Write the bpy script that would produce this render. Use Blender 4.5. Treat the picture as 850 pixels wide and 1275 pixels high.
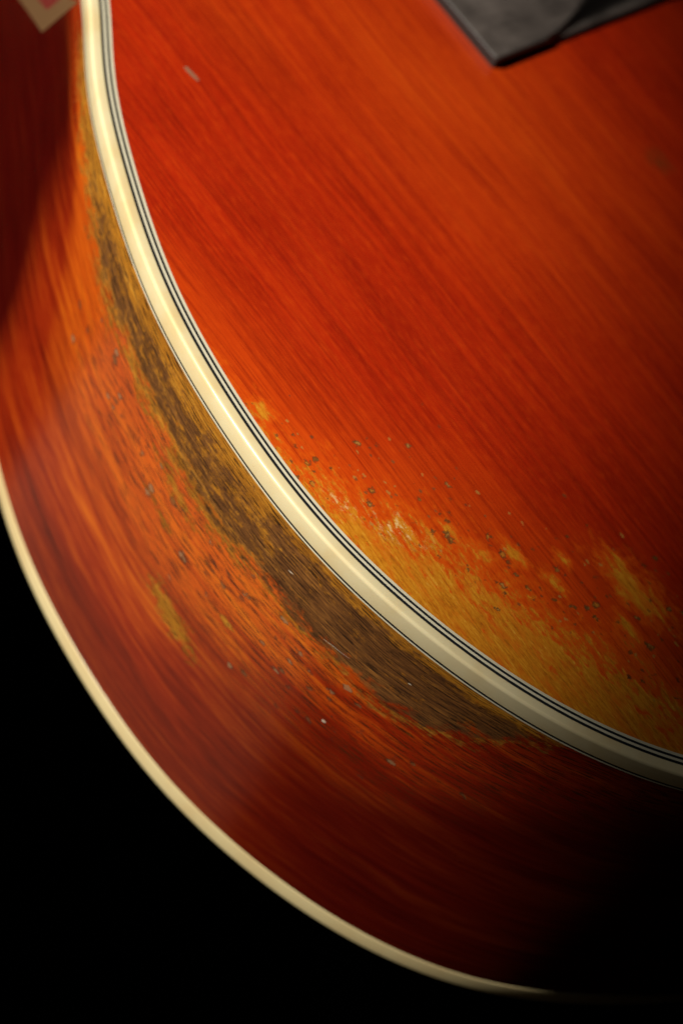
import bpy, bmesh, math, random
import numpy as np
from mathutils import Matrix, Vector

for o in list(bpy.data.objects):
    bpy.data.objects.remove(o)
C = bpy.context.scene.collection
S = bpy.context.scene
random.seed(4)
MM = 0.001

# guitar frame: X along the grain towards the tail, Y towards the treble side, Z out of the soundboard (mm).
# In the world the guitar is held upright in the dark, neck up, soundboard facing -Y.
TAIL = 134.3
ROOT = Matrix(((0, 1, 0, 0), (0, 0, -1, 0), (-1, 0, 0, TAIL * MM), (0, 0, 0, 1)))

def W(p):
    return ROOT @ (Vector(p) * MM)

def WD(v):
    return (ROOT.to_3x3() @ Vector(v)).normalized()

# ------------------------------------------------------------------ camera
CP, CR, CU, CF = (140.525, -509.356, 454.953), (0.576654, 0.719132, 0.387711), (-0.763367, 0.305177, 0.569331), (-0.291103, 0.624273, -0.724943)
cam = bpy.data.cameras.new('camera')
camo = bpy.data.objects.new('camera', cam)
C.objects.link(camo)
r, u, f = WD(CR), WD(CU), WD(CF)
m = Matrix((r, u, -f)).transposed().to_4x4()
m.translation = W(CP)
camo.matrix_world = m
cam.sensor_fit = 'VERTICAL'
cam.sensor_height = 36.0
cam.sensor_width = 24.0
cam.lens = 81.2
cam.clip_start = 0.02
cam.clip_end = 50
cam.dof.use_dof = True
cam.dof.focus_distance = 0.474
cam.dof.aperture_fstop = 11.0
S.camera = camo

# ------------------------------------------------------------------ light
S.view_settings.view_transform = 'Standard'
S.view_settings.look = 'None'
S.view_settings.exposure = 0
S.view_settings.gamma = 1
wd = bpy.data.worlds.new('World')
S.world = wd
wd.use_nodes = True
wd.node_tree.nodes['Background'].inputs[0].default_value = (0, 0, 0, 1)
wd.node_tree.nodes['Background'].inputs[1].default_value = 0

def aim(o, pos, target, xdir=None):
    p, t = W(pos), W(target)
    z = (p - t).normalized()
    x = WD(xdir) if xdir else Vector((0, 0, 1)).cross(z)
    x = (x - z * x.dot(z)).normalized()
    y = z.cross(x)
    mm = Matrix((x, y, z)).transposed().to_4x4()
    mm.translation = p
    o.matrix_world = mm

def spot(name, pos, target, watts, half_deg, blend, radius, col):
    l = bpy.data.lights.new(name, 'SPOT')
    l.energy = watts; l.spot_size = math.radians(2 * half_deg); l.spot_blend = blend
    l.shadow_soft_size = radius; l.color = col
    o = bpy.data.objects.new(name, l); C.objects.link(o); aim(o, pos, target)
    return o

def area(name, pos, target, watts, sx, sy, col, xdir=None, spread=180):
    l = bpy.data.lights.new(name, 'AREA')
    l.shape = 'RECTANGLE'; l.size = sx; l.size_y = sy; l.energy = watts; l.color = col
    l.spread = math.radians(spread)
    o = bpy.data.objects.new(name, l); C.objects.link(o); aim(o, pos, target, xdir)
    return o

KP = (-371.6, -783.3, 664.3)
spot('key_spot', KP, (-260.7, -343.6, -113.1), 50, 25.95, 0.105, 0.03, (1.0, 0.93, 0.81))
SD = (-0.44, -0.67, 0.60)
area('strip_softbox', tuple((-45, -206, 105)[i] + 800 * SD[i] for i in range(3)), (-45, -206, 105), 0.75, 0.36, 0.07, (1.0, 0.96, 0.88), (0.8, -0.3, 0.3))
area('side_sheen_fill', (-242, -530, -412), (-20, -216, 50), 0.25, 0.62, 0.40, (1.0, 0.72, 0.44), (0.81, -0.57, 0))  # area lamp added for the side's sheen, in place of a low lit surface

# ------------------------------------------------------------------ node helpers
class NT:
    def __init__(s, name):
        s.m = bpy.data.materials.new(name); s.m.use_nodes = True
        s.t = s.m.node_tree; s.n = s.t.nodes
        s.b = s.n['Principled BSDF']
    def put(s, sock, v):
        if isinstance(v, bpy.types.NodeSocket): s.t.links.new(v, sock)
        elif isinstance(v, (tuple, list)) and len(v) == 3 and sock.type == 'RGBA': sock.default_value = (*v, 1)
        else: sock.default_value = v
    def math(s, op, a, b=0.0, c=None, clamp=False):
        n = s.n.new('ShaderNodeMath'); n.operation = op; n.use_clamp = clamp
        s.put(n.inputs[0], a); s.put(n.inputs[1], b)
        if c is not None: s.put(n.inputs[2], c)
        return n.outputs[0]
    def add(s, a, b): return s.math('ADD', a, b)
    def sub(s, a, b): return s.math('SUBTRACT', a, b)
    def mul(s, a, b): return s.math('MULTIPLY', a, b)
    def xyz(s, x, y, z=0.0):
        n = s.n.new('ShaderNodeCombineXYZ')
        for i, v in enumerate((x, y, z)): s.put(n.inputs[i], v)
        return n.outputs[0]
    def sep(s, v):
        n = s.n.new('ShaderNodeSeparateXYZ'); s.put(n.inputs[0], v); return n.outputs
    def obj(s):
        return s.n.new('ShaderNodeTexCoord').outputs['Object']
    def attr(s, a):
        n = s.n.new('ShaderNodeAttribute'); n.attribute_name = a; return n.outputs['Fac']
    def noise(s, vec, scale=1.0, detail=2.0, rough=0.5, dist=0.0, out=0):
        n = s.n.new('ShaderNodeTexNoise'); s.put(n.inputs['Vector'], vec)
        n.inputs['Scale'].default_value = scale; n.inputs['Detail'].default_value = detail
        n.inputs['Roughness'].default_value = rough; n.inputs['Distortion'].default_value = dist
        return n.outputs[out]
    def voro(s, vec, scale=1.0, rand=1.0):
        n = s.n.new('ShaderNodeTexVoronoi'); s.put(n.inputs['Vector'], vec)
        n.inputs['Scale'].default_value = scale; n.inputs['Randomness'].default_value = rand
        return n.outputs['Distance'], n.outputs['Color']
    def step(s, v, a, b, lo=0.0, hi=1.0):
        n = s.n.new('ShaderNodeMapRange'); n.interpolation_type = 'SMOOTHSTEP'
        s.put(n.inputs[0], v); s.put(n.inputs[1], a); s.put(n.inputs[2], b); s.put(n.inputs[3], lo); s.put(n.inputs[4], hi)
        return n.outputs[0]
    def mix(s, f, a, b, mode='MIX'):
        n = s.n.new('ShaderNodeMix'); n.data_type = 'RGBA'; n.blend_type = mode
        s.put(n.inputs[0], f); s.put(n.inputs[6], a); s.put(n.inputs[7], b)
        return n.outputs[2]
    def ramp(s, v, stops):
        n = s.n.new('ShaderNodeValToRGB'); s.put(n.inputs[0], v)
        e = n.color_ramp.elements
        while len(e) < len(stops): e.new(0.5)
        for el, (p, c) in zip(e, stops): el.position = p; el.color = (*c, 1)
        return n.outputs[0]
    def bump(s, h, strength=0.3, dist=0.0002):
        n = s.n.new('ShaderNodeBump'); s.put(n.inputs['Height'], h)
        n.inputs['Strength'].default_value = strength; n.inputs['Distance'].default_value = dist
        s.t.links.new(n.outputs[0], s.b.inputs['Normal'])
    def done(s, col=None, rough=None, spec=None):
        if col is not None: s.put(s.b.inputs['Base Color'], col)
        if rough is not None: s.put(s.b.inputs['Roughness'], rough)
        if spec is not None: s.b.inputs['Specular IOR Level'].default_value = spec
        return s.m

# ------------------------------------------------------------------ materials
def mat_top():
    k = NT('cherry_spruce')
    P = k.sep(k.obj()); X = k.mul(P[0], 1000.0); Y0 = k.mul(P[1], 1000.0)
    warp = k.noise(k.xyz(k.mul(X, 0.012), k.mul(Y0, 0.02)), 1, 1)
    Y = k.add(Y0, k.mul(k.sub(warp, 0.5), 5.0))
    broad = k.noise(k.xyz(k.mul(X, 0.006), k.mul(Y, 0.11), 3.1), 1, 2, 0.55)
    mid = k.noise(k.xyz(k.mul(X, 0.013), k.mul(Y, 0.42), 7.7), 1, 2, 0.6)
    fine = k.noise(k.xyz(k.mul(X, 0.022), k.mul(Y, 1.25), 1.3), 1, 3, 0.65)
    fibre = k.noise(k.xyz(k.mul(X, 0.28), k.mul(Y, 4.5), 5.0), 1, 2, 0.6)
    blot = k.noise(k.xyz(k.mul(X, 0.03), k.mul(Y, 0.045), 9.0), 1, 3, 0.55)
    amber = k.attr('amber')
    g = k.add(k.add(k.mul(broad, 0.18), k.mul(mid, 0.20)), k.add(k.mul(fine, 0.42), k.mul(blot, 0.24)))
    g = k.add(g, k.mul(k.sub(fibre, 0.5), 0.20))
    lac = k.ramp(g, [(0.38, (0.26, 0.009, 0.0015)), (0.54, (0.46, 0.021, 0.002)), (0.66, (0.56, 0.040, 0.0025)), (0.80, (0.66, 0.075, 0.004))])
    lac_a = k.ramp(g, [(0.36, (0.32, 0.017, 0.002)), (0.52, (0.54, 0.050, 0.003)), (0.74, (0.66, 0.095, 0.004))])
    lac = k.mix(amber, lac, lac_a)
    warm = k.mul(k.attr('warm'), k.add(0.35, blot))
    lac = k.mix(warm, lac, k.mix(g, (0.50, 0.028, 0.002), (0.78, 0.10, 0.004)))
    line = k.noise(k.xyz(k.mul(X, 0.02), k.mul(Y, 2.8), 41.0), 1, 3, 0.65)
    lac = k.mix(k.mul(k.step(line, 0.50, 0.64), 0.55), lac, (0.20, 0.008, 0.0015))
    ln2 = k.noise(k.xyz(k.mul(X, 0.02), k.mul(Y, 0.9), 51.0), 1, 3, 0.7)
    lac = k.mix(k.mul(k.step(ln2, 0.53, 0.62), 0.45), lac, (0.24, 0.009, 0.0015))
    lac = k.mix(k.mul(k.step(fibre, 0.52, 0.68), 0.28), lac, (0.74, 0.085, 0.005))
    # finish worn through to bare spruce by the player's arm
    wd0 = k.attr('wear')
    n1 = k.noise(k.xyz(k.mul(X, 0.085), k.mul(Y, 0.22), 2.0), 1, 4, 0.62)
    n2 = k.noise(k.xyz(k.mul(X, 0.36), k.mul(Y, 0.80), 4.0), 1, 5, 0.68)
    wear = k.add(wd0, k.add(k.mul(k.sub(n1, 0.5), 22.0), k.add(k.mul(k.sub(n2, 0.5), 26.0), k.mul(k.sub(fibre, 0.5), 6.0))))
    halo = k.step(wear, -9.0, 0.0)
    lac = k.mix(k.mul(halo, 0.75), lac, k.mix(n2, (0.66, 0.060, 0.003), (0.80, 0.15, 0.005)))
    bare_n = k.noise(k.xyz(k.mul(X, 0.16), k.mul(Y, 1.1), 8.0), 1, 4, 0.65)
    speck = k.noise(k.xyz(k.mul(X, 0.7), k.mul(Y, 2.4), 12.0), 1, 3, 0.7)
    bg = k.add(k.mul(bare_n, 0.6), k.mul(speck, 0.4))
    bare = k.ramp(bg, [(0.34, (0.30, 0.080, 0.005)), (0.47, (0.58, 0.195, 0.009)), (0.58, (0.70, 0.28, 0.016)), (0.70, (0.80, 0.44, 0.08))])
    isl = k.step(k.add(k.noise(k.xyz(k.mul(X, 0.10), k.mul(Y, 0.30), 21.0), 1, 5, 0.68), k.mul(k.sub(fibre, 0.5), 0.25)), 0.44, 0.70)
    bare = k.mix(k.mul(isl, 0.85), bare, (0.68, 0.135, 0.006))
    bare = k.mix(k.mul(k.step(line, 0.55, 0.70), 0.35), bare, (0.28, 0.09, 0.012))
    pale = k.mul(k.attr('pale'), k.step(k.noise(k.xyz(k.mul(X, 0.45), k.mul(Y, 0.9), 31.0), 1, 4, 0.7), 0.50, 0.60))
    bare = k.mix(pale, bare, (0.80, 0.52, 0.22))
    mask = k.step(wear, -2.0, 3.0)
    col = k.mix(mask, lac, bare)
    rim = k.mul(k.step(wear, -0.6, 0.0), k.step(wear, 0.9, 0.1))
    col = k.mix(k.mul(rim, k.mul(k.step(n2, 0.5, 0.65), 0.5)), col, (0.12, 0.04, 0.01))
    col = k.mix(k.mul(k.attr('grime'), k.step(n2, 0.42, 0.6)), col, (0.10, 0.055, 0.012))
    # small chips with dark rims
    cw = k.noise(k.xyz(k.mul(X, 1.1), k.mul(Y, 1.1), 0.0), 1, 3, 0.6, 0.0, 1)
    cs = k.sep(cw)
    cv = k.xyz(k.mul(k.add(X, k.mul(k.sub(cs[0], 0.5), 2.6)), 0.85), k.add(Y, k.mul(k.sub(cs[1], 0.5), 2.6)))
    d, cc = k.voro(cv, 0.42)
    cr = k.sep(cc)
    rad = k.add(0.03, k.mul(k.math('POWER', cr[1], 2.6), 0.31))
    on = k.math('LESS_THAN', cr[0], k.attr('chips'))
    edge = k.sub(d, rad)
    inside = k.mul(on, k.step(edge, 0.02, -0.03))
    ring = k.mul(on, k.mul(k.step(edge, 0.11, 0.02), k.step(edge, -0.14, -0.05)))
    col = k.mix(k.mul(inside, 0.8), col, k.mix(cr[2], (0.50, 0.19, 0.02), (0.44, 0.24, 0.06)))
    col = k.mix(k.mul(ring, k.add(0.35, k.mul(n2, 0.8))), col, (0.10, 0.040, 0.012))
    d2, c2 = k.voro(k.xyz(k.add(k.mul(X, 0.7), k.mul(cs[1], 1.2)), k.add(Y, k.mul(cs[0], 1.2))), 0.8)
    r2 = k.sep(c2)
    dot = k.mul(k.math('LESS_THAN', r2[0], k.mul(k.attr('chips'), 0.62)), k.step(k.sub(d2, k.mul(k.math('POWER', r2[1], 1.5), 0.34)), 0.06, -0.05))
    col = k.mix(k.mul(dot, 0.75), col, k.mix(r2[2], (0.09, 0.035, 0.015), (0.50, 0.24, 0.05)))
    h = k.sub(k.add(k.mul(fine, 0.25), k.mul(fibre, 0.18)), k.add(k.mul(mask, 0.8), k.mul(inside, 1.0)))
    k.bump(h, 0.35, 0.00012)
    rough = k.add(k.add(0.34, k.mul(blot, 0.12)), k.mul(mask, 0.18))
    k.put(k.b.inputs['Specular IOR Level'], k.sub(0.35, k.mul(mask, 0.22)))
    return k.done(col, rough)

def mat_side():
    k = NT('cherry_mahogany')
    s, z = k.attr('along'), k.attr('down')
    w = k.noise(k.xyz(k.mul(s, 0.02), k.mul(z, 0.03)), 1, 2)
    zw = k.add(z, k.mul(k.sub(w, 0.5), 5.0))
    broad = k.noise(k.xyz(k.mul(s, 0.011), k.mul(zw, 0.10), 1.0), 1, 3, 0.55)
    mid = k.noise(k.xyz(k.mul(s, 0.035), k.mul(zw, 0.45), 2.0), 1, 3, 0.6)
    fib = k.noise(k.xyz(k.mul(s, 0.18), k.mul(zw, 2.2), 3.0), 1, 3, 0.65)
    pv = k.noise(k.xyz(k.mul(s, 0.14), k.mul(zw, 2.7), 6.0), 1, 3, 0.65)
    pore = k.step(pv, 0.52, 0.60)
    pv2 = k.noise(k.xyz(k.mul(s, 0.14), k.mul(zw, 2.5), 16.0), 1, 3, 0.65)
    pore2 = k.step(pv2, 0.50, 0.60)
    fl = k.noise(k.xyz(k.mul(s, 0.16), k.mul(zw, 0.34), 11.0), 1, 4, 0.65)
    fl2 = k.noise(k.xyz(k.mul(s, 0.6), k.mul(zw, 1.0), 12.0), 1, 3, 0.65)
    bd = k.add(k.attr('bare'), k.add(k.mul(k.sub(fl, 0.5), 24.0), k.add(k.mul(k.sub(fl2, 0.5), 13.0), k.mul(k.sub(fib, 0.5), 7.0))))
    g = k.add(k.add(k.mul(broad, 0.45), k.mul(mid, 0.35)), k.mul(fib, 0.2))
    red = k.ramp(g, [(0.36, (0.11, 0.005, 0.002)), (0.50, (0.29, 0.020, 0.0035)), (0.64, (0.52, 0.075, 0.006))])
    org = k.ramp(g, [(0.36, (0.36, 0.035, 0.004)), (0.52, (0.58, 0.095, 0.006)), (0.68, (0.72, 0.18, 0.008))])
    oa = k.add(k.attr('orange'), k.mul(k.sub(mid, 0.5), 0.9))
    lac = k.mix(k.step(oa, 0.1, 0.95), red, org)
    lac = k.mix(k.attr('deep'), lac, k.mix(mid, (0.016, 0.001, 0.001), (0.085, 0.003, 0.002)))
    lac = k.mix(k.mul(pore2, k.mul(k.attr('pores'), 0.95)), lac, (0.07, 0.015, 0.005))
    gold = k.ramp(k.add(k.mul(mid, 0.5), k.mul(fib, 0.5)), [(0.36, (0.20, 0.070, 0.008)), (0.52, (0.42, 0.165, 0.014)), (0.68, (0.60, 0.29, 0.035))])
    brown = k.ramp(k.add(k.mul(mid, 0.4), k.mul(fib, 0.6)), [(0.34, (0.058, 0.022, 0.008)), (0.52, (0.150, 0.058, 0.016)), (0.68, (0.33, 0.135, 0.028))])
    core = k.step(k.add(k.attr('core'), k.add(k.mul(k.sub(fl, 0.5), 2.4), k.add(k.mul(k.sub(fib, 0.5), 1.3), k.mul(k.sub(fl2, 0.5), 1.6)))), 0.20, 0.85)
    bare = k.mix(core, gold, brown)
    bare = k.mix(k.mul(pore, 0.88), bare, (0.020, 0.009, 0.004))
    mask = k.step(bd, -3.0, 3.5)
    col = k.mix(mask, lac, bare)
    rim = k.mul(k.step(bd, -1.2, -0.1), k.step(bd, 0.9, 0.0))
    col = k.mix(k.mul(rim, k.mul(fl2, 0.7)), col, (0.06, 0.022, 0.008))
    # chips
    cw = k.noise(k.xyz(k.mul(s, 0.8), k.mul(z, 0.9), 0.0), 1, 3, 0.6, 0.0, 1)
    cs = k.sep(cw)
    cv = k.xyz(k.mul(k.add(s, k.mul(k.sub(cs[0], 0.5), 3.5)), 0.6), k.add(z, k.mul(k.sub(cs[1], 0.5), 2.0)))
    d, cc = k.voro(cv, 0.48)
    cr = k.sep(cc)
    rad = k.add(0.02, k.mul(k.math('POWER', cr[1], 2.2), 0.34))
    on = k.math('LESS_THAN', cr[0], k.attr('chips'))
    inside = k.mul(on, k.step(k.sub(d, rad), 0.04, -0.03))
    ring = k.mul(on, k.mul(k.step(k.sub(d, rad), 0.16, 0.05), k.step(k.sub(d, rad), -0.1, 0.0)))
    col = k.mix(k.mul(ring, 0.6), col, (0.05, 0.02, 0.012))
    col = k.mix(k.mul(inside, 0.7), col, k.mix(cr[2], (0.14, 0.06, 0.02), (0.30, 0.18, 0.09)))
    h = k.sub(k.add(k.mul(fib, 0.25), k.mul(broad, 1.5)), k.add(k.mul(mask, 0.7), k.add(k.mul(k.mul(pore, mask), 0.8), k.mul(inside, 1.0))))
    k.bump(h, 0.45, 0.00015)
    rough = k.add(k.add(0.10, k.mul(fl, 0.14)), k.mul(mask, 0.40))
    k.put(k.b.inputs['Specular IOR Level'], k.sub(0.34, k.mul(mask, 0.22)))
    return k.done(col, rough)

def mat_cream(name='aged_binding', tint=(0.84, 0.73, 0.45), tint2=(0.78, 0.60, 0.30)):
    k = NT(name)
    P = k.obj()
    n = k.noise(P, 60, 4, 0.6); n2 = k.noise(P, 900, 2, 0.6)
    col = k.mix(k.step(n, 0.35, 0.75), tint, tint2)
    dirt = k.step(k.noise(P, 260, 5, 0.75), 0.66, 0.76)
    col = k.mix(k.mul(dirt, 0.4), col, (0.50, 0.28, 0.10))
    nick = k.step(k.noise(P, 700, 3, 0.7), 0.70, 0.78)
    col = k.mix(k.mul(nick, 0.55), col, (0.42, 0.22, 0.08))
    k.bump(k.sub(k.add(k.mul(n2, 0.2), n), k.mul(nick, 0.8)), 0.12, 0.0002)
    k.b.inputs['Subsurface Weight'].default_value = 0.04
    k.b.inputs['Subsurface Radius'].default_value = (0.0015, 0.001, 0.0006)
    k.b.inputs['Subsurface Scale'].default_value = 1.0
    return k.done(col, k.add(0.2, k.mul(n2, 0.1)), 0.5)

def mat_plain(name, c1, c2, rough=0.35, scale=400, spec=0.5, det=3):
    k = NT(name)
    n = k.noise(k.obj(), scale, det, 0.6)
    k.bump(n, 0.1, 0.0001)
    return k.done(k.mix(n, c1, c2), rough, spec)

M_top = mat_top(); M_side = mat_side(); M_cream = mat_cream()
M_backcream = mat_cream('aged_back_binding', (0.84, 0.70, 0.38), (0.78, 0.60, 0.30))
M_black = mat_plain('black_fibre', (0.008, 0.009, 0.011), (0.02, 0.022, 0.026), 0.35)
M_white = mat_plain('ivory_fibre', (0.66, 0.62, 0.46), (0.78, 0.72, 0.54), 0.35)
M_back = mat_plain('dark_mahogany', (0.10, 0.012, 0.004), (0.2, 0.03, 0.008), 0.35, 60)
M_velvet = mat_plain('black_velvet', (0.0006, 0.0006, 0.0006), (0.001, 0.001, 0.001), 1.0, 300, 0.0)
M_scr = mat_plain('raw_scratch', (0.50, 0.40, 0.30), (0.62, 0.52, 0.40), 0.7, 900)
M_dent = mat_plain('grey_scuff', (0.26, 0.11, 0.06), (0.34, 0.16, 0.09), 0.6, 900)
M_pink = mat_plain('reflection_red', (0.14, 0.014, 0.012), (0.19, 0.026, 0.022), 0.4, 90)
M_refl_cream = mat_plain('reflection_cream', (0.13, 0.068, 0.028), (0.17, 0.09, 0.04), 0.4, 90)  # muted tones of a reflection painted on the side

def mat_bridge():
    k = NT('ebony_painted_sheen')
    P = k.sep(k.obj()); X = k.mul(P[0], 1000.0); Y = k.mul(P[1], 1000.0)
    n = k.noise(k.xyz(k.mul(X, 0.9), k.mul(Y, 0.05), 0), 1, 3, 0.6)
    b = k.noise(k.xyz(k.mul(X, 0.10), k.mul(Y, 0.08), 4), 1, 3, 0.6)
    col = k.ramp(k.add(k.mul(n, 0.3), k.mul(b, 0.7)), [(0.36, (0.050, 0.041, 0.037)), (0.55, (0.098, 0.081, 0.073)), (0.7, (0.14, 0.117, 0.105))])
    col = k.mix(k.attr('worn'), (0.012, 0.010, 0.009), col)  # grey sheen of the top painted into the colour over dark ebony
    k.bump(n, 0.3, 0.0002)
    return k.done(col, k.add(0.38, k.mul(b, 0.15)), 0.5)
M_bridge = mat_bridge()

# ------------------------------------------------------------------ outline of the body (mm, guitar frame)
K = [(-155.0, -168.75), (-143.42, -175.51), (-133.0, -182.15), (-122.34, -188.56), (-111.2, -194.24), (-99.69, -199.3),
     (-87.91, -203.99), (-75.82, -208.26), (-63.4, -211.81), (-50.66, -214.4), (-37.69, -216.12), (-24.55, -217.11), (-11.27, -217.32),
     (2.04, -216.45), (15.22, -214.27), (28.15, -210.81), (40.73, -206.24), (52.85, -200.57), (64.32, -193.71), (74.91, -185.59),
     (84.46, -176.25), (92.79, -165.82)]
HEAD = [(-441, 0), (-440, -30), (-432, -75), (-412, -116), (-382, -142), (-347, -150), (-312, -145), (-278, -135), (-250, -131), (-222, -136),
        (-198, -145.5), (-175, -157.5)]
TAILP = [(105.5, -145), (116, -122), (124, -96), (130, -66), (133.3, -33), (134.3, 0)]
half = np.array(HEAD + K + TAILP, float)

def spline(pts, n):
    d = np.r_[0, np.cumsum(np.hypot(*np.diff(pts, axis=0).T))]
    N = len(pts); h = np.diff(d); out = []
    q = np.linspace(0, d[-1], n)
    for ax in (0, 1):
        y = pts[:, ax]; A = np.eye(N); rr = np.zeros(N)
        for i in range(1, N - 1):
            A[i, i - 1] = h[i - 1]; A[i, i] = 2 * (h[i - 1] + h[i]); A[i, i + 1] = h[i]
            rr[i] = 6 * ((y[i + 1] - y[i]) / h[i] - (y[i] - y[i - 1]) / h[i - 1])
        mm = np.linalg.solve(A, rr)
        i = np.clip(np.searchsorted(d, q) - 1, 0, N - 2); a = (d[i + 1] - q) / h[i]; b = (q - d[i]) / h[i]
        out.append(a * y[i] + b * y[i + 1] + ((a**3 - a) * mm[i] + (b**3 - b) * mm[i + 1]) * h[i]**2 / 6)
    return np.stack(out, 1)

fineh = spline(half, 8000)
arc = np.r_[0, np.cumsum(np.hypot(*np.diff(fineh, axis=0).T))]
i0 = np.argmin(np.hypot(fineh[:, 0] + 39.55, fineh[:, 1] + 215.92))
arc0 = arc - arc[i0]                                        # 0 at the widest reach of the lower bout
seen = (-215.0, 215.0)
smp = np.r_[np.arange(arc0[0], seen[0], 5.0), np.arange(seen[0], seen[1], 0.7), np.arange(seen[1], arc0[-1], 4.0), arc0[-1]]
bass = np.stack([np.interp(smp, arc0, fineh[:, 0]), np.interp(smp, arc0, fineh[:, 1])], 1)
smp_t = np.linspace(arc0[-1], arc0[0], 260)[1:-1]
treb = np.stack([np.interp(smp_t, arc0, fineh[:, 0]), -np.interp(smp_t, arc0, fineh[:, 1])], 1)
OUT = np.vstack([bass, treb])                               # closed loop, counter-clockwise seen from the front
ARC = np.r_[smp, np.full(len(smp_t), 400.0)]
tg = np.roll(OUT, -1, 0) - np.roll(OUT, 1, 0)
tg /= np.linalg.norm(tg, axis=1)[:, None]
INN = np.stack([-tg[:, 1], tg[:, 0]], 1)                    # inward normal
H = 105.0

def loop(w, z):
    p = OUT + INN * w
    return np.c_[p, np.full(len(p), z)]

def mesh(name, verts, faces, mat, parent=None, smooth=True, attrs=None):
    me = bpy.data.meshes.new(name)
    me.from_pydata((np.asarray(verts) * MM).tolist(), [], faces)
    me.materials.append(mat)
    if smooth:
        me.polygons.foreach_set('use_smooth', [True] * len(me.polygons))
    if attrs:
        for a, v in attrs.items():
            at = me.attributes.new(a, 'FLOAT', 'POINT')
            at.data.foreach_set('value', np.asarray(v, np.float32))
    me.update()
    o = bpy.data.objects.new(name, me); C.objects.link(o)
    if parent: o.parent = parent
    return o

def sweep(name, prof, mat, parent, closed=False, attrs=None, smooth=True):
    """prof: list of (inward, z) swept round the outline; order gives outward normals."""
    n = len(OUT); L = [loop(w, z) for w, z in prof]
    v = np.vstack(L); k = len(prof); f = []
    for a in range(k if closed else k - 1):
        b = (a + 1) % k
        for i in range(n):
            j = (i + 1) % n
            f.append((a * n + i, a * n + j, b * n + j, b * n + i))
    return mesh(name, v, f, mat, parent, smooth, attrs)

# ------------------------------------------------------------------ the guitar
root = bpy.data.objects.new('acoustic_guitar', None)
C.objects.link(root)
root.matrix_world = ROOT
root['label'] = 'worn cherry red acoustic guitar body with cream binding and finish rubbed off the edge'
root['category'] = 'guitar'

# field helpers (mm)
def poly_y(xs, line):
    line = np.array(line, float)
    return np.interp(xs, line[:, 0], line[:, 1])

def smooth(v, a, b):
    t = np.clip((v - a) / (b - a), 0, 1)
    return t * t * (3 - 2 * t)

def blob(x, y, cx, cy, rx, ry, rot=0):
    c, s = math.cos(math.radians(rot)), math.sin(math.radians(rot))
    dx, dy = x - cx, y - cy
    return np.hypot((dx * c + dy * s) / rx, (-dx * s + dy * c) / ry)

WEAR = np.array([(-60, -222), (-24, -216.5), (-12, -211.5), (-4.0, -207.4), (2.2, -203.9), (8.3, -197.0), (18.5, -191.0), (29.5, -188.2), (36.3, -184.1),
        (44.5, -178.8), (51.3, -174.7), (61.0, -170.8), (68.9, -167.7), (83.0, -162.7), (95.4, -158.9), (130, -140)])

def seg_sd(x, y, line):
    """signed distance to a polyline, positive on its right (towards the body edge)"""
    best = np.full(x.shape, 1e9); sg = np.ones(x.shape)
    for (x0, y0), (x1, y1) in zip(line[:-1], line[1:]):
        ex, ey = x1 - x0, y1 - y0
        t = np.clip(((x - x0) * ex + (y - y0) * ey) / (ex * ex + ey * ey), 0, 1)
        dx, dy = x - x0 - t * ex, y - y0 - t * ey
        d = np.hypot(dx, dy); cr = ex * (y - y0) - ey * (x - x0)
        b = d < best
        best = np.where(b, d, best); sg = np.where(b, np.where(cr < 0, 1, -1), sg)
    return best * sg

# --- soundboard: rings from the purfling in to the centre line
PW = 5.13
edge_loop = OUT + INN * PW
spx = np.clip(OUT[:, 0], -330, 40)
spine = np.stack([spx, np.zeros(len(spx))], 1)
tl = np.r_[np.linspace(0, 0.30, 70), np.linspace(0.31, 0.96, 60)]
rings = [edge_loop * (1 - t) + spine * t for t in tl]
tv = np.vstack(rings); n = len(OUT)
tf = []
for a in range(len(tl) - 1):
    for i in range(n):
        j = (i + 1) % n
        tf.append((a * n + i, a * n + j, (a + 1) * n + j, (a + 1) * n + i))
tf.append(tuple((len(tl) - 1) * n + i for i in range(n)))
x, y = tv[:, 0], tv[:, 1]
wsd = seg_sd(x, y, WEAR)
wear = np.where(wsd > 0, 0.3 + wsd * 0.42, 0.3 + wsd * 0.8)
wear = np.clip(wear, -40, 9)
for cx, cy, rx, ry, rot, st in ((-28.8, -208.7, 2.6, 1.6, 0, 9), (43.8, -154.3, 7.5, 3.4, 8, 9), (36.5, -152.8, 2.2, 1.6, 0, 7), (24.6, -176.2, 3.2, 1.4, 10, 7),
                                (34.2, -171.9, 3.2, 1.4, 10, 7), (9.5, -196.8, 4, 1.6, 10, 8), (21.5, -183.6, 3.0, 1.6, 0, 7),
                                (50, -163, 4, 1.2, 0, 6), (13, -187, 2.5, 1.3, 0, 6), (30, -166, 2.0, 1.2, 0, 5)):
    b = blob(x, y, cx, cy, rx, ry, rot)
    wear = np.maximum(wear, st * 0.62 - (b - 0.2) * 7.0)
chips = np.clip(1 - np.abs(wsd + 8) / (20.0 + 14 * smooth(x, -10, 30)), 0, 1) ** 1.2 * 0.9
chips *= smooth(x, -38, -15)
chips = np.maximum(chips, 0.32 * np.clip(1.2 - blob(x, y, 36, -158, 22, 14), 0, 1))
chips = np.maximum(chips, 0.5 * np.clip(1.3 - blob(x, y, -14, -170, 5, 3), 0, 1))
chips *= (wsd < 4)
amber = np.clip(1.25 - blob(x, y, -92, -95, 75, 46), 0, 1) * 0.8
amber = np.maximum(amber, 0.55 * np.clip(1.2 - blob(x, y, -130, -140, 40, 16), 0, 1))
pale = np.clip(1.4 - blob(x, y, 7, -199, 8, 3.5, 35), 0, 1)
warm = np.maximum(smooth(wsd, -38, -4), 0.7 * np.clip(1.3 - blob(x, y, -38, -205, 26, 12), 0, 1)) * 0.9
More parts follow.
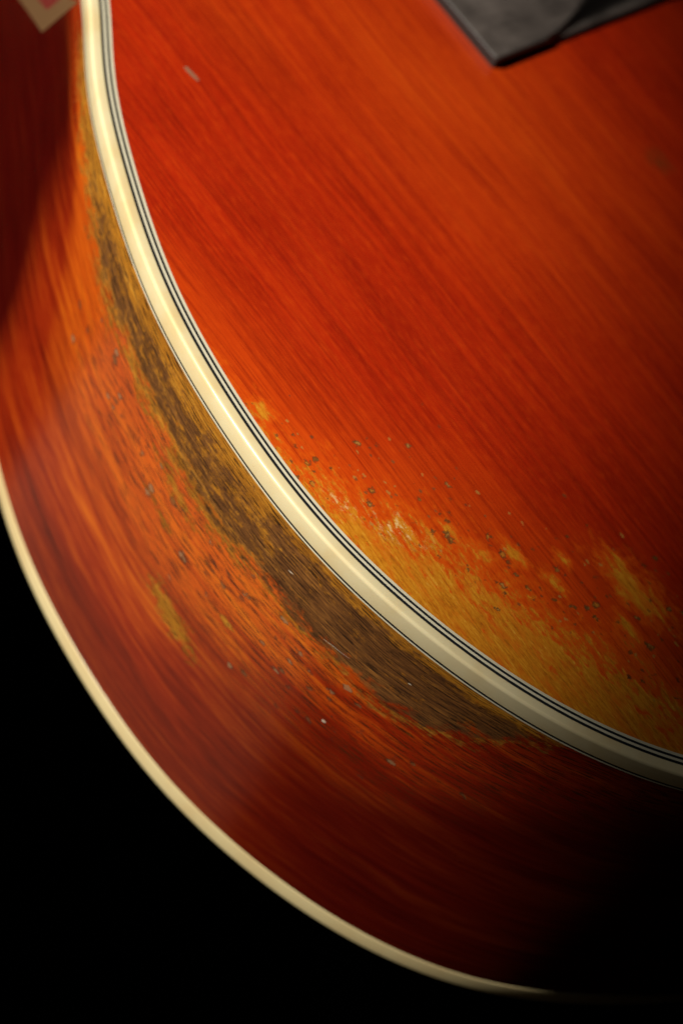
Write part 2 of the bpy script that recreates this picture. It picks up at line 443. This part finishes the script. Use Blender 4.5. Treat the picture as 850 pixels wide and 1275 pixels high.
pale = np.maximum(pale, np.clip(1.3 - blob(x, y, -1.5, -206, 5, 2, 20), 0, 1))
top = mesh('soundboard', np.c_[tv, np.full(len(tv), H)], tf, M_top, root,
           attrs={'wear': wear, 'chips': chips, 'amber': amber, 'pale': pale, 'warm': warm, 'grime': np.clip(1.3 - blob(x, y, -55.7, -49.1, 4.5, 3.0), 0, 0.8)})

# --- purfling round the soundboard, white and black lines butted edge to edge
bounds = [(5.13, 4.42, 'w'), (4.42, 3.78, 'k'), (3.78, 3.14, 'w'), (3.14, 2.46, 'k')]
for a, b, c in bounds:
    zt = H + (0.03 if c == 'w' else 0.015)
    o = sweep('purfling_line', [(b, H - 1.0), (b, zt), (a, zt), (a, H - 1.0)], M_white if c == 'w' else M_black, root, smooth=False)
    o['label'] = ('ivory' if c == 'w' else 'black') + ' purfling line inlaid beside the top binding'

# --- top binding with a rounded corner
BH = 4.35
prof = [(1.0, H - BH), (-0.06, H - BH), (-0.10, H - BH + 0.15), (-0.10, H - 0.75)]
Rr = 0.75
for q in range(1, 9):
    a = math.radians(90 * q / 9)
    prof.append((-0.10 + Rr * (1 - math.cos(a)), H - 0.75 + 0.78 * math.sin(a)))
prof += [(0.75, H + 0.03), (2.3, H + 0.03), (2.46, H + 0.01), (2.46, H - 1.0)]
sweep('binding', prof, M_cream, root)
for z0, z1, c in ((BH, BH + 0.50, 'k'), (BH + 0.50, BH + 0.92, 'w')):
    o = sweep('purfling_line', [(1.0, H - z1), (-0.04, H - z1), (-0.04, H - z0), (1.0, H - z0)], M_white if c == 'w' else M_black, root, smooth=False)
    o['label'] = ('ivory' if c == 'w' else 'black') + ' purfling line under the top binding'

# --- side
ZB = 5.7
zs = np.r_[np.linspace(BH + 0.92, 45, 80), np.linspace(45.8, H - ZB, 60)]
BARE = [(-215, 0), (-151.3, -4), (-109.0, -8.5), (-95, -10), (-81.5, -12.5), (-65.3, -16.5), (-45.4, -21.5), (-34.4, -22.0), (-25.1, -20.5), (-14.9, -23.5), (-5.6, -22.5),
        (3.8, -24.5), (13.2, -27.0), (25.5, -27.0), (33.1, -24.5), (42.6, -24.0), (50.3, -25.5), (61.7, -24.5), (76.1, -26.0), (84, -24.0), (93.0, -18.5),
        (103, -10), (113, -3), (125, 4), (139.1, 8), (215, 8)]
ORNG = [(-215, -9), (-120, -14), (-91.3, -13.5), (-74, -24), (-61.7, -44), (-52, -70), (-39.9, -84), (-12.1, -90.0), (13.2, -86.0), (35.0, -76), (52.2, -65), (69.4, -58.5),
        (87.6, -50.5), (109.5, -38.0), (140, -18), (215, -8)]
v = np.vstack([np.c_[OUT, np.full(n, H - zz)] for zz in zs])
sv = np.tile(ARC, len(zs)); zv = -np.repeat(zs, n)
be = poly_y(sv, BARE); oe = poly_y(sv, ORNG)
bare = np.clip((zv - be), -40, 8)
bare = np.where(sv < -93, np.minimum(bare, (sv + 93) * -0.35 * 0 + (-93 - sv) * -0.5 + 8), bare)
bare = np.maximum(bare, 5.0 - 6.0 * blob(sv, zv, 23.5, -58.5, 9.5, 3.4, -8))
bare = np.maximum(bare, 3.0 - 6.0 * blob(sv, zv, 36, -43, 5, 1.2, -5))
bare = np.maximum(bare, 2.0 - 5.0 * blob(sv, zv, 6, -30, 14, 3.2, -14))
bare = np.maximum(bare, 0.6 - 5.0 * blob(sv, zv, 8, -40, 10, 2.0, -10))
orange = np.clip(1 - (be - zv) / np.maximum(be - oe, 1), -0.2, 1) * 1.15
orange *= 1 - 0.85 * smooth(sv, 20, 85)
orange *= smooth(sv, -120, -70) * 0.7 + 0.3
core = smooth(-zv, 6.5, 13.5) * smooth(zv - be, -1, 5.5) * 0.72 * smooth(sv, -95, -45)
core = np.where(sv > 20, np.maximum(core, np.clip((zv - be) / 1.2 + 0.4, 0, 1) * smooth(sv, 15, 45) * smooth(zv, -5, -10)), core)
core = np.where(bare > 0, core, 0)
core *= 1 - np.clip(1.6 - blob(sv, zv, 23.5, -58.5, 12, 4, -8), 0, 1)
core *= 1 - np.clip(1.5 - blob(sv, zv, 4, -27, 14, 4.5, -12), 0, 1)
pores = np.clip(1.5 - np.abs(zv - be + 8) / 22, 0, 1) * smooth(sv, -70, -20)
chip = 0.8 * np.clip(1.25 - blob(sv, zv, 45, -38, 48, 13, -4), 0, 1)
chip = np.maximum(chip, 0.55 * np.clip(1.2 - blob(sv, zv, -10, -34, 50, 14), 0, 1))
chip = np.maximum(chip, 0.16 * np.clip(1.2 - blob(sv, zv, -54, -32, 10, 6), 0, 1))
chip = np.where(zv - be > -1, 0, chip)
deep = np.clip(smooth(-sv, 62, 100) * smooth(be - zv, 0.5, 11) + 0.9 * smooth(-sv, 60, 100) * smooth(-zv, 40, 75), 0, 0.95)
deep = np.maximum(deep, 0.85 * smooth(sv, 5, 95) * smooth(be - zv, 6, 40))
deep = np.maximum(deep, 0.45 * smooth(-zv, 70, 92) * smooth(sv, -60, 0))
sf = []
for a in range(len(zs) - 1):
    for i in range(n):
        j = (i + 1) % n
        sf.append((a * n + i, (a + 1) * n + i, (a + 1) * n + j, a * n + j))
side = mesh('side', v, sf, M_side, root, attrs={'along': sv, 'down': zv, 'bare': bare, 'orange': orange, 'core': core, 'pores': pores, 'deep': deep, 'chips': chip})

# --- back binding and back plate
bp = [(1.2, ZB), (-0.05, ZB), (-0.10, ZB - 0.3), (-0.10, 1.1)]
for q in range(1, 7):
    a = math.radians(90 * q / 7)
    bp.append((-0.10 + 1.1 * (1 - math.cos(a)), 1.1 * (1 - math.sin(a))))
bp += [(1.1, 0.0), (3.0, 0.0), (3.0, 1.0)]
bp = bp[::-1]
sweep('back_binding', bp, M_backcream, root)
bl = loop(3.0, 0.05)
mesh('back', bl, [tuple(range(n))[::-1]], M_back, root, smooth=False)

# --- bridge: thin square-ended wing that rises to the centre, coved along the rear edge
def bridge():
    vs = np.r_[-76.8, -76.5, np.linspace(-76, 76, 160), 76.5, 76.8]; A = 60
    V = []; F = []; TF = []
    for yy in vs:
        ay = abs(yy); q = (76.8 - ay) / 72.0
        rear = -96.8 - 6.2 * min(q, 1.05); front = -130.0 - 3.0 * min(q, 1.0)
        rise = 5.2 * float(smooth(np.array(q), 0.30, 1.0))
        cove = 0.4 + 15.0 * float(smooth(np.array(q), 0.26, 0.95))
        for i in range(A):
            xx = front + (rear - front) * i / (A - 1)
            dr = rear - xx; df = xx - front
            zt = 3.4 + rise
            led = 1.9 + 0.3 * q
            if q > 0.30:
                lip = 0.2 + 1.1 * min(1, (q - 0.30) / 0.2)
                t = float(smooth(np.array(dr), min(lip, cove * 0.8), cove))
                zt = led + (zt - led) * t if cove > 0.6 else zt
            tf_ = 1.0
            if q > 0.30 and cove > 0.6: tf_ = 1.0 - min(1.0, 4.5 * t * (1 - t) + (0.5 if 0.02 < t < 0.98 else 0))  # painted sheen left off the shaded cove face
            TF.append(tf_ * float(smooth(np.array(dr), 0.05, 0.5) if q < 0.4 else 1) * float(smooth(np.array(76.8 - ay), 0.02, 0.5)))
            zt -= 0.5 * max(0, 1 - dr / 0.7) ** 2 + 0.5 * max(0, 1 - df / 0.7) ** 2 + 0.5 * max(0, 1 - (76.8 - ay) / 0.7) ** 2
            V.append((xx, yy, H + zt))
    m_ = len(vs)
    for a in range(m_ - 1):
        for i in range(A - 1):
            F.append((a * A + i, a * A + i + 1, (a + 1) * A + i + 1, (a + 1) * A + i))
    rim = [a * A for a in range(m_)] + [(m_ - 1) * A + i for i in range(1, A)] + [a * A + A - 1 for a in range(m_ - 2, -1, -1)] + [i for i in range(A - 2, 0, -1)]
    b0 = len(V)
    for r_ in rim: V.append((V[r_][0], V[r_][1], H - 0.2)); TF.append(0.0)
    L = len(rim)
    for i in range(L):
        j = (i + 1) % L
        F.append((rim[j], rim[i], b0 + i, b0 + j))
    o = mesh('bridge', V, F, M_bridge, root, attrs={'worn': TF})  # attribute masks the sheen painted on the top face
    bm = bmesh.new(); bm.from_mesh(o.data); bmesh.ops.recalc_face_normals(bm, faces=bm.faces); bm.to_mesh(o.data); bm.free()
    o.data.polygons.foreach_set('use_smooth', [True] * len(o.data.polygons))
    o.data.set_sharp_from_angle(angle=math.radians(40))
    return o
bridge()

# --- marks in the finish, each a sliver of its own
def side_point(s_, z_, lift=0.03):
    i = int(np.argmin(np.abs(ARC - s_)))
    i = min(max(i, 1), len(smp) - 2)
    t_ = s_ - ARC[i]
    p = OUT[i] + tg[i] * t_ - INN[i] * lift
    return (p[0], p[1], H + z_)

def sliver(name, parent, pts, widths, place, mat, label=None):
    """flat tapering strip along pts in a surface's own 2D, lifted a hair off it"""
    V = []; F = []
    p = np.array(pts, float)
    d = np.gradient(p, axis=0); d /= np.linalg.norm(d, axis=1)[:, None]
    nn = np.stack([-d[:, 1], d[:, 0]], 1)
    for a in range(len(p)):
        for sgn in (-1, 1):
            q = p[a] + nn[a] * sgn * widths[a] / 2
            V.append(place(*q))
    for a in range(len(p) - 1):
        F.append((2 * a, 2 * a + 1, 2 * a + 3, 2 * a + 2))
    o = mesh(name, V, F, mat, parent, smooth=False)
    if label: o['label'] = label
    return o

tp = lambda a, b: (a, b, H + 0.02)
sliver('scuff', top, [(-119.9, -163.2), (-118.4, -163.1), (-116.6, -162.8), (-115.0, -162.6)], [0.9, 1.3, 1.2, 0.7], tp, M_dent)
for pts, wds in (([(56.0, -22.5), (58.2, -22.1), (60.5, -21.9), (62.9, -21.5)], [0.06, 0.13, 0.10, 0.05]),
                 ([(41.0, -15.1), (41.7, -15.0), (42.5, -14.8)], [0.1, 0.3, 0.08]),
                 ([(66.1, -43.2), (66.5, -43.0), (67.1, -42.9)], [0.45, 0.8, 0.3]),
                 ([(75.8, -15.6), (76.2, -15.5), (76.7, -15.4)], [0.12, 0.3, 0.1])):
    sliver('scratch', side, pts, wds, side_point, M_scr)

# --- pointed reflection near the waist, painted as patches on the side
dia_o = [(-137.4, -32.0), (-121.0, -5.6), (-121.6, -5.6)]
def painted_reflection():  # a mirrored shape in the glossy side, built as thin coloured patches
    tip_o, l_o, r_o = (-136.8, -32.2), (-176.0, -52.0), (-120.9, -6.6)
    tip_i, l_i, r_i = (-139.6, -27.2), (-168.0, -43.0), (-132.0, -15.5)
    def patch(quad, lift, nu=14, nv=4):
        V = []; F = []
        for i in range(nu):
            for j in range(nv):
                a, b = i / (nu - 1), j / (nv - 1)
                p0 = np.array(quad[0]) * (1 - a) + np.array(quad[1]) * a
                p1 = np.array(quad[3]) * (1 - a) + np.array(quad[2]) * a
                p = p0 * (1 - b) + p1 * b
                V.append(side_point(p[0], p[1], lift))
        for i in range(nu - 1):
            for j in range(nv - 1):
                F.append((i * nv + j, i * nv + j + 1, (i + 1) * nv + j + 1, (i + 1) * nv + j))
        return V, F
    V, F = [], []
    far_l, far_r = (-190, -40), (-150, -7)
    for quad in ([l_o, tip_o, tip_i, l_i], [tip_o, r_o, r_i, tip_i]):
        v_, f_ = patch(quad, 0.10)
        k_ = len(V); V += v_; F += [tuple(i + k_ for i in ff) for ff in f_]
    bd = mesh('reflection_border', V, F, M_refl_cream, side)
    v_, f_ = patch([l_i, tip_i, r_i, (-162.0, -26.0)], 0.06)
    ce = mesh('painted_reflection', v_, f_, M_pink, side)
    for o in (bd, ce):
        bm = bmesh.new(); bm.from_mesh(o.data); bmesh.ops.recalc_face_normals(bm, faces=bm.faces); bm.to_mesh(o.data); bm.free()
    bd['label'] = 'cream border of the pointed reflection painted on the side'
    ce['label'] = 'dusky red of the pointed reflection painted on the side'
painted_reflection()

# ------------------------------------------------------------------ black backdrop far behind
def slab(name, pts):
    me = bpy.data.meshes.new(name); me.from_pydata(pts, [], [(0, 1, 2, 3)]); me.materials.append(M_velvet)
    o = bpy.data.objects.new(name, me); C.objects.link(o); o['kind'] = 'structure'
    return o
slab('backdrop', [(-3, 2.5, -3), (3, 2.5, -3), (3, 2.5, 3), (-3, 2.5, 3)])
